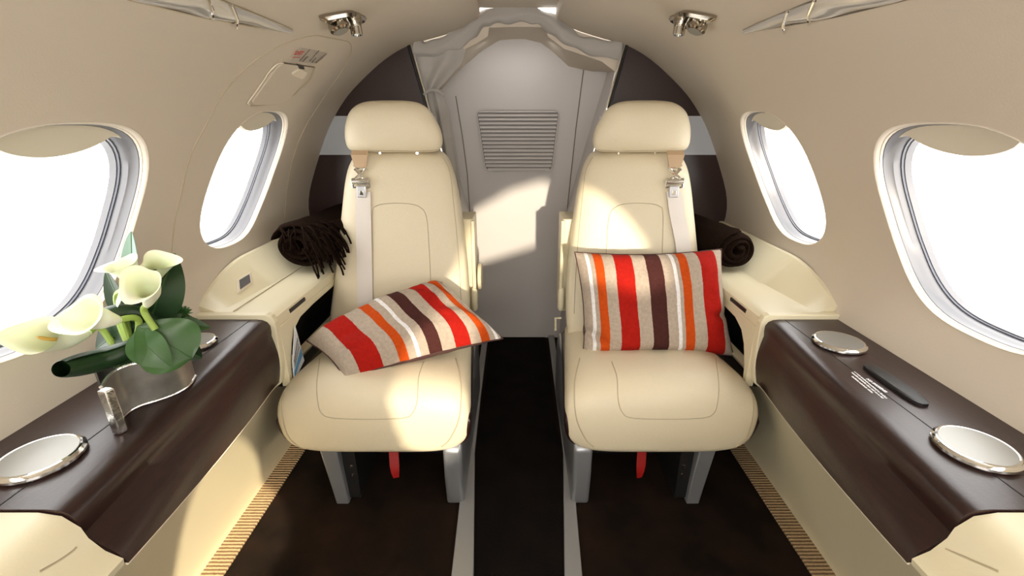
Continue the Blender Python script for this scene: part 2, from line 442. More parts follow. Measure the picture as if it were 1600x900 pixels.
shadow_edge = [(700, 128), (728, 100), (755, 78), (780, 63), (800, 61), (820, 61), (845, 67), (862, 79), (889, 104), (925, 112)]
eL, eR = edge_pts(-1), edge_pts(1)
fr1 = [Vector((p.x, 1.80, p.z)) for p in eL[::-1]][:-1]+[at(662, 122, y=1.80)]+[at(690, 108, y=1.80)]+[at(*q, y=1.80) for q in arch_lo]+[at(940, 96, y=1.80)]+[at(961, 112, y=1.80)]+[Vector((p.x, 1.80, p.z)) for p in eR[1:]]
fr2 = [Vector((p.x, 2.036, p.z)) for p in eL[::-1]][:-1]+[at(672, 150, y=2.03)]+[at(688, 142, y=2.03)]+[at(*q, y=2.03) for q in shadow_edge]+[at(940, 112, y=2.03)]+[at(950, 112, y=2.03)]+[Vector((p.x, 2.036, p.z)) for p in eR[1:]]
fr2 = [Vector((p.x, 2.038, p.z)) for p in fr2]
nL, nR = len(eL)-1, len(eR)-1
def vest(i0, i1, nm, mt): MB().grid([fr1[i0:i1], [a.lerp(b_, .5) for a, b_ in zip(fr1, fr2)][i0:i1], fr2[i0:i1]]).build(nm, mt, kind='structure', angle=30)
vest(0, nL+1, 'wall_vestibule_left', BACK); vest(nL, len(fr1)-nR, 'soffit_header_shadow', CEIL); vest(len(fr1)-nR-1, len(fr1), 'wall_vestibule_right', BACK)  # soffit stands in for the header's shadow on the back wall
# header frame above the opening
up = [Vector((-.50, 1.80, 1.0)), Vector((-.50, 1.80, 1.33)), Vector((-.27, 1.80, 1.33)), Vector((-.134, 1.80, 1.338)), at(757, 30, y=1.80), at(772, 23, y=1.80), at(790, 20, y=1.80),
      at(828, 20, y=1.80), at(842, 23, y=1.80), at(857, 30, y=1.80), Vector((.134, 1.80, 1.338)), Vector((.27, 1.80, 1.33)), Vector((.50, 1.80, 1.33)), Vector((.50, 1.80, 1.0))]
lo = [at(961, 112, y=1.80), at(940, 96, y=1.80)]+[at(*q, y=1.80) for q in arch_lo[::-1]]+[at(690, 108, y=1.80), at(662, 122, y=1.80)]
MB().prism(up+lo, (0, .006, 0)).build('trim_5', LINER, kind='structure', smooth=False)
# back wall = lavatory door with seams and louvre
tz = [at(*q, y=2.03) for q in [(700, 90), (728, 84), (755, 64), (780, 50), (820, 50), (845, 55), (862, 66), (889, 92), (925, 95)]]
poly = [Vector((-.6, 2.032, -.01)), Vector((-.6, 2.032, 1.22))]+[Vector((p.x, 2.032, p.z)) for p in tz]+[Vector((.6, 2.032, 1.22)), Vector((.6, 2.032, -.01))]
bw = MB().prism(poly, (0, .02, 0)).build('wall_back', BACK, kind='structure', smooth=False)
for pl in ([(712, 150), (722, 210), (730, 270), (735, 345), (738, 420)], [(915, 88), (909, 130), (900, 200), (893, 265), (886, 330)]):
    MB().tube([at(*q, y=2.031) for q in pl], .0018, 6).build('panel_seam', GROOVE, bw)
for pl in ([(680, 340), (732, 343)], [(896, 335), (884, 338)]):
    pass
louv = empty('ventilation_louvre', at(808, 268, y=2.025), 'grey louvred air return grille with rounded corners in the middle of the rear wall', 'grille')
tl, trr, br, bl = at(744, 171, y=2.02), at(874, 171, y=2.02), at(862, 268, y=2.02), at(759, 268, y=2.02)
def rpoly(c4, r=.2, n=5):
    out = []
    for i in range(4):
        p = c4[i]; a = p.lerp(c4[i-1], r if i % 2 else r*.8); b_ = p.lerp(c4[(i+1) % 4], r*.8 if i % 2 else r)
        for k in range(n+1):
            t = k/n; out.append(a*(1-t)**2+p*2*t*(1-t)+b_*t*t)
    return out
MB().tube(rpoly([tl, trr, br, bl], .12), .0022, 6, closed=True).build('grille_rim', BACK, louv)
MB().prism([p+Vector((0, .008, 0)) for p in rpoly([tl, trr, br, bl], .12)], (0, .003, 0)).build('grille_recess', VENTIN, louv, smooth=False)
for i in range(16):
    t = (i+.5)/16; a = tl.lerp(bl, t); b_ = trr.lerp(br, t)
    ins = .010 if i in (0, 15) else .004
    a = a+Vector((ins, 0, 0)); b_ = b_-Vector((ins, 0, 0)); h_ = .0072
    mm = MB(); mm.loft([[p+Vector((0, .006, h_)), p+Vector((0, -.001, -h_*.15)), p+Vector((0, -.001, -h_*.55)), p+Vector((0, .003, -h_*.55)), p+Vector((0, .008, h_*.8))] for p in (a, b_)])
    mm.build('louvre_blade', BACK, louv, smooth=False)

# grey fabric roll over the opening and the gathered curtain at its left
cp = [(646, 73), (668, 78), (695, 70), (722, 56), (742, 40), (762, 27), (790, 22), (825, 22), (850, 29), (872, 46), (898, 64), (932, 74), (972, 77)]
path = smooth_path([at(*q, y=1.792) for q in cp], 6); rings = []
for i, p in enumerate(path):
    t = (path[min(i+1, len(path)-1)]-path[max(0, i-1)]).normalized(); e2 = Vector((0, 1, 0)); e1 = t.cross(e2).normalized()
    rr = .026+.004*math.sin(i*.9)+.003*math.sin(i*.37+1)
    ring = []
    for k in range(20):
        a = 2*math.pi*k/20; wob = 1+.10*math.sin(3*a+i*.25)+.06*math.sin(5*a-i*.2)
        ring.append(p+e1*math.cos(a)*rr*wob+e2*math.sin(a)*.022*wob)
    rings.append(ring)
cur = empty('curtain', at(660, 290, y=1.78), 'grey fabric curtain rolled over the rear opening and gathered down its left side', 'curtain')
MB().loft(rings).build('rolled_header', FABRIC, cur, 'grey rolled fabric arching over the opening', subsurf=1)
def drape(out_pts, in_pts, y, folds, amp, nm, lab):
    L_ = smooth_path([at(*q, y=y) for q in out_pts], 8); R_ = smooth_path([at(*q, y=y) for q in in_pts], 8); rows = []
    for i, (a, b_) in enumerate(zip(L_, R_)):
        row = []
        for j in range(33):
            t = j/32; p = a.lerp(b_, t)
            d = amp*math.sin(folds*math.pi*2*t+i*.12)*(.4+.6*math.sin(math.pi*t))+amp*.6*noise.noise(p*22)
            row.append(p+Vector((0, -d-.012*math.sin(math.pi*t), 0)))
        rows.append(row)
    mm = MB(); mm.grid(rows); mm.grid([[p+Vector((0, .006, 0)) for p in r] for r in rows]); mm.build(nm, FABRIC, cur, lab)
drape([(644, 72), (648, 95), (655, 118), (664, 142)], [(728, 76), (722, 96), (706, 116), (683, 142)], 1.80, 1.6, .010, 'gathered_cloth', 'bunched upper part of the curtain')
drape([(664, 140), (672, 180), (684, 240), (698, 300), (705, 345)], [(690, 140), (703, 180), (714, 240), (720, 298), (716, 345)], 1.81, 1.8, .009, 'hanging_cloth', 'narrow hanging tail of the curtain')
MB().tube(smooth_path([at(*q, y=1.782) for q in [(662, 148), (672, 141), (684, 142), (693, 150)]], 4), .005, 8).build('tie_band', FABRIC, cur)

# ---------------------------------------------------------------- aisle seat tracks
for side in (-1, 1):
    if side < 0:
        inn = [(740, 900), (742, 705), (751, 620), (765, 505)]; out = [(705, 900), (727, 705), (741, 620), (757, 505)]
    else:
        inn = [(882, 900), (880, 705), (869, 620), (854, 505)]; out = [(910, 900), (893, 705), (880, 620), (863, 505)]
    I = [at(*q, z=.012) for q in inn]; O = [at(*q, z=.012) for q in out]
    I.insert(0, I[0]+(I[0]-I[1])*1.0); O.insert(0, O[0]+(O[0]-O[1])*1.0)
    rings = []
    for a, b_ in zip(I, O):
        rings.append([Vector((a.x, a.y, .001)), a, b_, Vector((b_.x, b_.y, .001))])
    MB().loft(rings).build('seat_track', RAIL, None, 'grey metal seat track cover along the %s side of the dark aisle' % ('left' if side < 0 else 'right'), 'track', bevel=.002, angle=25)

# ---------------------------------------------------------------- wood side consoles
CONS = {}
def console(side):
    sd_ = 'left' if side < 0 else 'right'
    root = empty('side_console', (side*.68, .74, .35), 'long dark wood console with %s under the %s window' % ('metal vase of lilies' if side < 0 else 'two chrome lids and white lettering', sd_), 'console')
    crest = lambda y: .566+.052*max(0, (y-.45)/.58)
    rows = []; ys = [.445+(1.035-.445)*i/24 for i in range(25)]
    for y in ys:
        xb, z_ = zb(y); xc = crest(y)
        prof_ = [(.795, .540), (.76, .540), (xc+.030, .540), (xc+.016, .5385), (xc+.005, .533), (xc-.001, .523), (xc-.001, .508), (xc+.001, .495)]
        n5 = 6
        for k in range(1, n5+1):
            t = k/n5; prof_.append((xc+.001+(xb-xc-.001)*(t**1.1)-.010*math.sin(math.pi*t), .495+(z_-.495)*t))
        prof_ += [(xb+.02, z_+.004), (.79, z_+.02)]
        rows.append([Vector((side*px_, y, pz)) for px_, pz in prof_])
    m = MB(); m.loft(rows); body = m.build('wood_body', WOOD, root, angle=50)
    CONS[side] = bvh(m)
    # split line along the top
    MB().box((side*.662-.0008, .449, .5395), (side*.662+.0008, 1.032, .5407)).build('top_split_line', BLACK, root)
    # pale edge bead below the wood face
    pth = [Vector((side*(zb(y)[0]+.002), y, zb(y)[1]-.001)) for y in ys]
    MB().tube(pth, .0022, 6).build('lower_bead', LIP, root, 'pale bead under the wood face')
    # padded cream armrest in front (towards the viewer)
    rows = []
    for i in range(16):
        y = .443-.03*i
        k = min(1, .90+i*.05) if i < 3 else 1
        xb, z_ = zb(y); xc = crest(y)
        pr = [(.795, .536), (.70, .537), (xc+.040, .537), (xc+.012, .531), (xc-.006, .512), (xc-.010, .494), (xb+.022, .472), (xb+.002, z_+.010), (xb+.004, z_), (.79, z_)]
        rows.append([Vector((side*a, y, b_)) for a, b_ in pr])
    m = MB(); m.loft(rows); m.build('padded_armrest', CREAM, root, 'cream padded armrest at the near end', angle=60)
    CONS[side*2] = bvh(m)
    q = [(62, 893), (92, 876), (112, 862), (119, 855)] if side < 0 else [(1560, 893), (1520, 876), (1492, 864), (1478, 858)]
    seam(CONS[side*2], q, .0014).build('armrest_seam', SEAM, root)
    # far end cream post
    xb, z_ = zb(1.03)
    m = MB(); m.prism([Vector((side*a, 1.036, b_)) for a, b_ in ((.80, .552), (.625, .552), (.612, .546), (.606, .53), (.608, .46), (.612, .40), (xb-.004, z_-.004), (xb+.03, z_-.03), (.80, z_-.03))], (0, .02, 0))
    m.build('end_post', CREAM, root, 'cream end post', bevel=.003, smooth=False)
    return root
cl_ = console(-1); cr_ = console(1)

def lid(px, py, lab, r=.052, z=.540):
    c = at(px, py, z=z+.012)
    root = empty('cup_holder_lid', (c.x, c.y, z), lab, 'cup holder', 'chrome cup holder lids on the side consoles')
    MB().lathe([(r*.90, .0), (r*.96, .001), (r*1.0, .004), (r*.995, .0075), (r*.93, .010), (r*.915, .0115), (r*.87, .0122), (r*.83, .0112)], (c.x, c.y, z), n=56).build('rim', CHROME, root, 'polished chrome rim')
    MB().lathe([(r*.2, .0105), (r*.85, .0108), (r*.845, .0118), (r*.2, .0124)], (c.x, c.y, z), n=56).build('cover', SATIN, root, 'satin metal cover')
lid(1312, 531, 'round chrome cup holder lid on the right console, the far one near the seat')
lid(1527, 695, 'round chrome cup holder lid on the right console, nearest the right picture edge')
lid(60, 710, 'round chrome cup holder lid on the left console in front of the vase')
lid(302, 532, 'round chrome cup holder lid on the left console, half hidden behind the leaves', .045)
# black oblong vent and lettering on the right console
a = [at(*q, z=.540) for q in [(1350, 576), (1372, 575), (1436, 618), (1434, 628), (1408, 628)]]
c0, c1 = Vector((.704, .800, 0)), Vector((.696, .668, 0))
m = MB(); out = []
for k in range(32):
    t = 2*math.pi*k/32; ct, st = math.cos(t), math.sin(t)
    out.append(Vector((.700+.0165*math.copysign(abs(ct)**.7, ct)+(.0*st), .735+.070*math.copysign(abs(st)**.55, st), .540)))
m.loft([out, [p+Vector((0, 0, .006)) for p in out], [Vector((.700, .735, .548)).lerp(p+Vector((0, 0, .008)), .85) for p in out]])
m.build('speech_grille', BLACK, cr_, 'flat black oblong plastic insert')
def text_mesh(s, size, origin, ex, ey, en, name, m_, parent, thick=.0003, bold=0.0):
    cu = bpy.data.curves.new('t', 'FONT'); cu.body = s; cu.size = size; cu.extrude = thick; cu.offset = bold; cu.resolution_u = 3
    o = bpy.data.objects.new('t', cu); C.objects.link(o)
    dg = bpy.context.evaluated_depsgraph_get(); dg.update()
    me = o.evaluated_get(dg).to_mesh(); mb = MB()
    o_ = Vector(origin)
    mb.add([o_+ex*v.co.x+ey*v.co.y+en*(v.co.z+thick) for v in me.vertices], [tuple(p.vertices) for p in me.polygons])
    bpy.data.objects.remove(o); bpy.data.curves.remove(cu)
    return mb.build(name, m_, parent, smooth=False)
# lettering read from the right-hand seat: runs towards the viewer
ex, ey, en = Vector((.02, -1, 0)).normalized(), Vector((1, .02, 0)).normalized(), Vector((0, 0, 1))
def fine_print(o, ex, ey, en, width, size, parent, m_, seed):
    r = random.Random(seed); mb = MB(); x = 0; o = Vector(o)
    while x < width:
        lw = min(size*r.uniform(.9, 4.2), width-x); y0_ = 0
        k = 0
        while k < lw:
            g = size*.55; h0 = size*r.choice((.62, .62, .9)); p = o+ex*(x+k)+ey*y0_
            mb.prism([p, p+ex*g*.7, p+ex*g*.7+ey*h0, p+ey*h0], en*.0004); k += g
        x += lw+size*.5
    return mb.build('fine_print', m_, parent, smooth=False)
b0, b1 = at(1353, 592, z=.5402), at(1384, 614, z=.5402)
exb = (b1-b0).normalized(); eyb = Vector((0, 0, 1)).cross(exb)
text_mesh('NO SMOKING', (b1-b0).length/6.6, b0, exb, eyb, en, 'lettering', WINK, cr_, bold=.0003)
for k, (a, b_) in enumerate((((1334, 580.5), (1384, 622.5)), ((1330, 582), (1379, 623)), ((1330, 588), (1362, 614)))):
    q0, q1 = at(*a, z=.5402), at(*b_, z=.5402); dx_ = (q1-q0).normalized()
    fine_print(q0, dx_, Vector((0, 0, 1)).cross(dx_), en, (q1-q0).length, .0042, cr_, WINK, 1+k)

# ---------------------------------------------------------------- aft ledges beside the seats
LEDGE = {}
def ledge(side):
    sd_ = 'left' if side < 0 else 'right'
    root = empty('side_ledge', (side*.70, 1.4, .50), 'cream moulded ledge with a dark brown blanket on it beside the %s seat' % sd_, 'ledge')
    rows = []
    for i in range(26):
        y = 1.058+(1.784-1.058)*i/25
        t = min(1, max(0, (y-1.02)/.28)); zr = .548+.085*math.sin(t*math.pi/2)
        xo = prof(max(0, A[0]+.0))[0]
        pr = [(.812, zr), (.800, zr), (.730+.03*(1-t), .548), (.722, .545), (.70, .545), (.640, .545), (.622, .543), (.612, .536), (.609, .524), (.609, .512), (.612, .508), (.612, .49), (.80, .49)]
        rows.append([Vector((side*a, y, b_)) for a, b_ in pr])
    m = MB(); m.loft(rows); m.build('ledge_top', CREAM, root, angle=32); LEDGE[side] = bvh(m)
    # front cheek with the curved pocket mouth, dark pocket cavity behind it
    ck = [(1.056, .51), (1.78, .51), (1.78, .498), (1.354, .497), (1.17, .488), (1.125, .470), (1.10, .44), (1.078, .385), (1.072, .345), (1.056, .335)]
    m = MB(); m.prism([Vector((side*.608, a, b_)) for a, b_ in ck], (side*.022, 0, 0)); m.build('pocket_cheek', CREAM, root, bevel=.002, smooth=False)
    MB().grid([[Vector((side*x_, y, z_)) for x_, z_ in ((.64, .508), (.70, .45), (.70, .335), (.62, .333))] for y in (1.058, 1.4, 1.78)]).build('map_pocket', BLACK, root, 'black mesh pocket recess', smooth=False)
    # slot latch on the inner top edge
    MB().box((side*.6115-.004, 1.12, .519), (side*.6115+.004, 1.215, .531)).build('slot_latch', BLACKTRIM, root, 'narrow dark slot in the ledge edge', bevel=.003)
    if side < 0: MB().tube([Vector((side*.725, 1.07, .5475)), Vector((side*.722, 1.4, .5465)), Vector((side*.722, 1.7, .5465))], .0012, 6).build('ledge_seam', SEAM, root)
    if side < 0:
        cc = [hit(LEDGE[side], *q) for q in [(369, 438), (391, 425), (394, 443), (371, 459)]]
        if all(cc):
            n = cc[0][1]; mm = MB(); mm.prism([c[0]-n*.002 for c in cc], n*.005); mm.build('socket_cover', LIP, root, 'small square socket cover', bevel=.001, smooth=False)
            ce = sum((c[0] for c in cc), Vector())/4; mm = MB(); mm.prism([ce.lerp(c[0], .7)-n*.001 for c in cc], n*.0055); mm.build('socket_lid', FRAME, root, smooth=False)
    return root
ledge(-1); ledge(1)
# safety card in the left pocket
sc_ = empty('safety_card', (-.60, 1.08, .40), 'white and blue printed safety card standing in the left side pocket', 'card')
card = [Vector((-.603, y_, z_)) for y_, z_ in ((1.12, .485), (1.135, .37), (1.065, .345), (1.075, .40))]
MB().prism(card, (.002, 0, 0)).build('card_sheet', PAPER, sc_, smooth=False)
cu_ = lambda s, t: card[0].lerp(card[3], s).lerp(card[1].lerp(card[2], s), t)+Vector((.0022, 0, 0))
m = MB()
for t in (.25, .32, .42, .5): m.prism([cu_(.1, t), cu_(.85, t), cu_(.85, t+.025), cu_(.1, t+.025)], (.0006, 0, 0))
m.build('card_print', INK, sc_, smooth=False)
MB().prism([cu_(.05, .60), cu_(.95, .60), cu_(.95, .82), cu_(.05, .82)], (.0006, 0, 0)).build('card_picture', BLUE, sc_, 'blue picture block', smooth=False)

# ---------------------------------------------------------------- seats
def mirror_px(pp, side): return pp if side < 0 else [(2*CX-a, b_) for a, b_ in pp]
def yf(z): return 1.345+.24*(z-.35)
def on_back(px, py):
    z = .6
    for _ in range(12): z = at(px, py, y=yf(z)+.03).z
    return at(px, py, y=yf(z)+.03)
def seat(side):
    s = side; sd_ = 'left' if s < 0 else 'right'
    root = empty('cabin_seat', (s*.37, 1.2, 0), 'cream leather cabin seat on the %s of the aisle, %s striped pillow' % (sd_, 'carrying the slanted' if s < 0 else 'carrying the upright'), 'seat', 'cream leather cabin seats')
    # backrest
    tab = [(555, 512, 726), (520, 512, 731), (490, 513, 732), (450, 518, 731), (400, 524, 727), (350, 529, 721), (310, 533, 715), (285, 536, 710), (265, 540, 704), (252, 545, 698), (243, 551, 690), (238, 560, 680), (235.5, 575, 665)]
    sec = []
    for r in tab:
        L_ = on_back(r[1], r[0]); R_ = on_back(r[2], r[0]); z = (L_.z+R_.z)/2
        xl, xr = L_.x, R_.x
        if s > 0: xl, xr = -R_.x, -L_.x
        sec.append((z, (xl+xr)/2, (xr-xl)/2))
    zs = [q[0] for q in sec]; zt = zs[-1]; rings = []
    pts = smooth_path([(a, b_, c) for a, b_, c in sec], 4)
    for p in pts:
        z, cx, hw = p
        k = 1 if z < zt-.05 else max(.25, (1-((z-(zt-.05))/.0505)**3)**(1/3)) if z < zt else .25
        dep = .065*(.4+.6*k); c = Vector((cx, yf(z)+.065, z))
        rings.append(superring(c, Vector((1, 0, 0)), Vector((0, 1, .2)).normalized(), hw, dep, 3.6, 44))
    bk = MB(); bk.loft(rings); bo = bk.build('backrest', LEATHER, root, angle=70); tb = bvh(bk)
    def sm(tree, pp, par, nm='seam', r=.0012):
        q = seam(tree, mirror_px(pp, s), r)
        if q.v: q.build(nm, SEAM, par)
    sm(tb, [(583, 500), (583, 400), (582, 335), (588, 322), (605, 318), (635, 318), (655, 323), (666, 338), (670, 380), (673, 440), (676, 500)], bo)
    sm(tb, [(692, 246), (703, 270), (709, 320), (715, 380), (719, 440), (721, 490)], bo)
    # headrest
    ht = [(238.5, 566, 668), (237, 553, 680), (233, 544, 687), (226, 540, 690), (215, 538, 690), (200, 538, 686), (185, 541, 678), (175, 545, 672), (167, 552, 664), (161, 562, 654), (158, 574, 642), (156.8, 590, 628)]
    rings = []; zc = None; se = []
    for r in ht:
        L_ = at(r[1], r[0], y=1.50); R_ = at(r[2], r[0], y=1.50); xl, xr = (L_.x, R_.x) if s < 0 else (-R_.x, -L_.x)
        se.append((L_.z, (xl+xr)/2, (xr-xl)/2))
    zlo, zhi = se[0][0], se[-1][0]
    for p in smooth_path(se, 4):
        ze = (p.x-(zlo+zhi)/2)/((zhi-zlo)/2); ze = max(-1, min(1, ze)); dp = .050*max(.18, (1-abs(ze)**2.6)**(1/2.6))
        rings.append(superring(Vector((p.y, 1.515, p.x)), Vector((1, 0, 0)), Vector((0, 1, 0)), p.z, dp, 2.8, 40))
    hm = MB(); hm.loft(rings); ho = hm.build('headrest', LEATHER, root, angle=70)
    sm(bvh(hm), [(544, 234), (575, 236), (612, 235), (650, 236), (684, 234)], ho)
    for px_ in (593, 651):
        q = at(px_ if s < 0 else 2*CX-px_, 238, y=1.50)
        MB().tube([Vector((q.x, 1.505, q.z-.05)), Vector((q.x, 1.51, q.z+.03))], .005, 10).build('headrest_post', CHROME, root, 'chrome headrest post')
    # cushion
    cx = s*.372
    side_prof = smooth_path([(1.50, .325, 0), (1.40, .352, 0), (1.25, .372, 0), (1.12, .384, 0), (1.045, .384, 0), (1.000, .368, 0), (.975, .335, 0), (.965, .285, 0), (.967, .222, 0), (.982, .182, 0), (1.05, .172, 0), (1.25, .215, 0), (1.50, .235, 0)], 4, closed=True)
    N = 36; rings = []
    for i in range(N+1):
        xi = math.sin((-1+2*i/N)*math.pi/2*.985)
        k = (1-abs(xi)**5.5)**(1/3.6)
        ring = []
        for p in side_prof:
            hw = .248-.085*max(0, p.x-1.0)
            kk = max(k, .02)
            ring.append(Vector((cx+xi*hw, 1.24+(p.x-1.24)*(.86+.14*kk), .292+(p.y-.292)*kk)))
        rings.append(ring)
    cm = MB(); cm.loft(rings); co = cm.build('seat_cushion', LEATHER, root, angle=80); tcu = bvh(cm)
    sm(tcu, [(500, 560), (495, 600), (497, 630), (503, 646), (520, 653), (575, 655), (630, 653), (645, 645), (652, 625), (654, 590), (662, 565)], co)
    sm(tcu, [(712, 560), (720, 600), (718, 650), (704, 684), (690, 698)], co, r=.0018)
    sm(tcu, [(446, 600), (441, 640), (450, 680), (470, 700)], co, r=.0018)
    # shell tray under the cushion
    rings = []
    for i in range(25):
        xi = math.sin((-1+2*i/24)*math.pi/2*.98); k = max(.05, (1-abs(xi)**5)**(1/3.2)); ring = []
        for p in side_prof:
            hw = .2495-.07*max(0, p.x-1.0)
            ring.append(Vector((cx+xi*hw, 1.25+(p.x-1.25)*.94, min(.300, .278+(p.y-.292)*k*1.0))))
        rings.append(ring)
    MB().loft(rings).build('seat_shell', MAROON, root, 'dark maroon shell under the cushion', angle=80)
    # aisle-side base fairing with front leg
    xs = -s
    ya = [(.985, .0), (.972, .10), (.975, .192), (1.0, .212), (1.10, .235), (1.30, .262), (1.52, .275), (1.56, .22), (1.56, 0)]
    xo, xi_ = s*.148, s*.198
    m = MB(); n = len(ya)
    o1 = [Vector((xo, a, b_)) for a, b_ in ya]; o2 = [Vector((s*.170 if 1.02 < a else xi_, a, b_)) for a, b_ in ya]
    m.add(o1+o2, [list(range(n)), list(range(n, 2*n))[::-1]]+[(i, (i+1) % n, n+(i+1) % n, n+i) for i in range(n)])
    m.build('leg', SILVER, root, 'broad silver aisle-side leg and base fairing', bevel=.010, angle=30)
    # outboard leg
    m = MB(); x0, x1 = s*.475, s*.512
    m.loft([[Vector((s*a, y_, z_)) for a, y_, z_ in ((.470, .985, 0), (.505, .985, 0), (.505, 1.06, 0), (.470, 1.06, 0))],
            [Vector((s*a, y_, z_)) for a, y_, z_ in ((.472, .985, .05), (.510, .985, .05), (.510, 1.06, .05), (.472, 1.06, .05))],
            [Vector((s*a, y_, z_)) for a, y_, z_ in ((.478, .975, .205), (.522, .975, .205), (.522, 1.08, .205), (.478, 1.08, .205))]])
    m.build('leg', SILVER, root, 'slim silver outboard leg', bevel=.004, angle=30)
    m = MB(); m.box((min(s*.44, s*.475), 1.0, .01), (max(s*.44, s*.475), 1.45, .20)); m.box((min(s*.20, s*.44), 1.16, .03), (max(s*.20, s*.44), 1.48, .21)); m.build('seat_base', BLACK, root, 'black under-seat frame', smooth=False)
    for z_ in (.09, .12): MB().lathe([(.004, 0), (.004, .002), (.001, .003)], (s*.452, 1.0, z_), (0, -1, 0), 10).build('bolt', CHROME, root)
    # red life-vest tab
    rings = []
    for i in range(9):
        t = i/8; w_ = .013 if t < .8 else .013*(1-(t-.8)*2.2); zc_ = .21-.15*t; yc_ = 1.03+.012*math.sin(t*5); xx = s*.352+(.010 if s < 0 else -.010)*t
        rings.append([Vector((xx-w_, yc_, zc_)), Vector((xx+w_, yc_+.004*t, zc_)), Vector((xx+w_, yc_+.002+.004*t, zc_)), Vector((xx-w_, yc_+.002, zc_))])
    MB().loft(rings).build('pull_tab', RED, root, 'red life vest pull strap hanging under the seat')
    # shoulder harness
    def pxs(pp): return mirror_px(pp, s)
    wb = ribbon(tb, px_path(pxs([(568, 300), (569, 350), (570, 400), (571, 450), (572, 500)] if s < 0 else [(566, 300), (560, 340), (552, 380), (548, 420), (545, 450)]), 5), 12, .0025, .0035)
    bel = wb.build('harness_strap', WEB, root, 'pale grey shoulder strap')
    tp = on_back(*pxs([(566, 245)])[0])
    t2 = hit(tb, *pxs([(566, 262)])[0]); t3 = hit(tb, *pxs([(566, 285)])[0]); t4 = hit(tb, *pxs([(567, 300)])[0])
    def P(h, dx, dz, o_): return h[0]+Vector((dx, 0, dz))+h[1]*o_
    if t2 and t3 and t4:
        h0 = t2[0]
        MB().loft([[h0+Vector((a*w_, dy, dz)) for a, dy in ((-1, d0), (1, d0), (1, d0-.003), (-1, d0-.003))] for w_, dz, d0 in ((.026, .052, .0), (.026, .04, -.012), (.023, .024, -.012), (.019, .008, -.012), (.018, .002, -.012))]).build('upper_strap', WEBTAN, bel, 'tan upper webbing')
        m = MB()
        m.tube([P(t2, -.020, .006, .012), P(t2, -.012, -.002, .012), P(t2, .012, -.002, .012), P(t2, .020, .006, .012)], .0035, 8)
        m.tube([P(t2, -.020, -.010, .012), P(t2, -.012, -.004, .012), P(t2, .012, -.004, .012), P(t2, .020, -.010, .012)], .003, 8)
        m.tube([P(t2, -.015, -.008, .012), P(t3, .013, .010, .012)], .0048, 8); m.tube([P(t2, .015, -.008, .012), P(t3, -.013, .010, .012)], .0048, 8)
        m.lathe([(.008, 0), (.008, .006), (.004, .009)], P(t2, 0, -.018, .010), (0, -1, .2), 16)
        m.build('harness_link', CHROME, bel, 'chrome butterfly link')
        m = MB(); m.tube([P(t3, -.026, .002, .010), P(t3, .026, .002, .010)], .0105, 14)
        m.tube([P(t3, -.026, .006, .010), P(t3, -.027, -.016, .008)], .004, 8); m.tube([P(t3, .026, .006, .010), P(t3, .027, -.016, .008)], .004, 8)
        m.tube([P(t3, -.027, -.016, .008), P(t3, .027, -.016, .008)], .0035, 8)
        m.build('harness_buckle', CHROME, bel, 'chrome roller buckle')
        c = P(t4, 0, .002, .009); m = MB(); m.box((c.x-.015, c.y-.004, c.z-.020), (c.x+.015, c.y+.004, c.z+.016), (1, 1)); m.build('latch_tongue', TONGUE, bel, 'metal latch tongue with a square button', bevel=.003)
        m = MB(); m.box((c.x-.006, c.y-.0065, c.z-.012), (c.x+.006, c.y-.003, c.z+.002)); m.build('latch_button', CHROME, bel, bevel=.001)
    # folded-up armrest on the aisle side
    q0 = at(738, 345, y=1.50); q1 = at(738, 484, y=1.50)
    xa = s*abs(q0.x)
    m = MB(); m.tube([Vector((xa, 1.50, q0.z)), Vector((xa, 1.50, q1.z+.06))], .0065, 10); ar = m.build('armrest', CREAM, root, 'slim cream armrest folded upright')
    MB().tube([Vector((xa+s*.002, 1.495, q1.z+.085)), Vector((xa+s*.002, 1.495, q1.z+.075)), Vector((xa+s*.002, 1.495, q1.z+.01)), Vector((xa+s*.002, 1.495, q1.z))], [.007, .012, .012, .006], 12).build('armrest_end', CREAM, ar)
    MB().box((min(xa, xa+s*.05), 1.515, .36), (max(xa, xa+s*.05), 1.66, q0.z+.002)).build('armrest_panel', CREAM, ar, 'cream side panel behind the armrest', bevel=.004)
    if s < 0: MB().lathe([(.030, 0), (.048, .004), (.050, .010), (.046, .016)], (xa+.004, 1.58, q1.z+.10), (1, 0, 0), 32).build('armrest_hub', CREAM, ar, 'round cream pivot cover')
    else: MB().tube([at(877, 497, y=1.44), at(868, 497, y=1.44), at(868, 516, y=1.44)], .004, 8).build('recline_lever', CREAM, root, 'small cream recline lever')
    return root
seat(-1); seat(1)

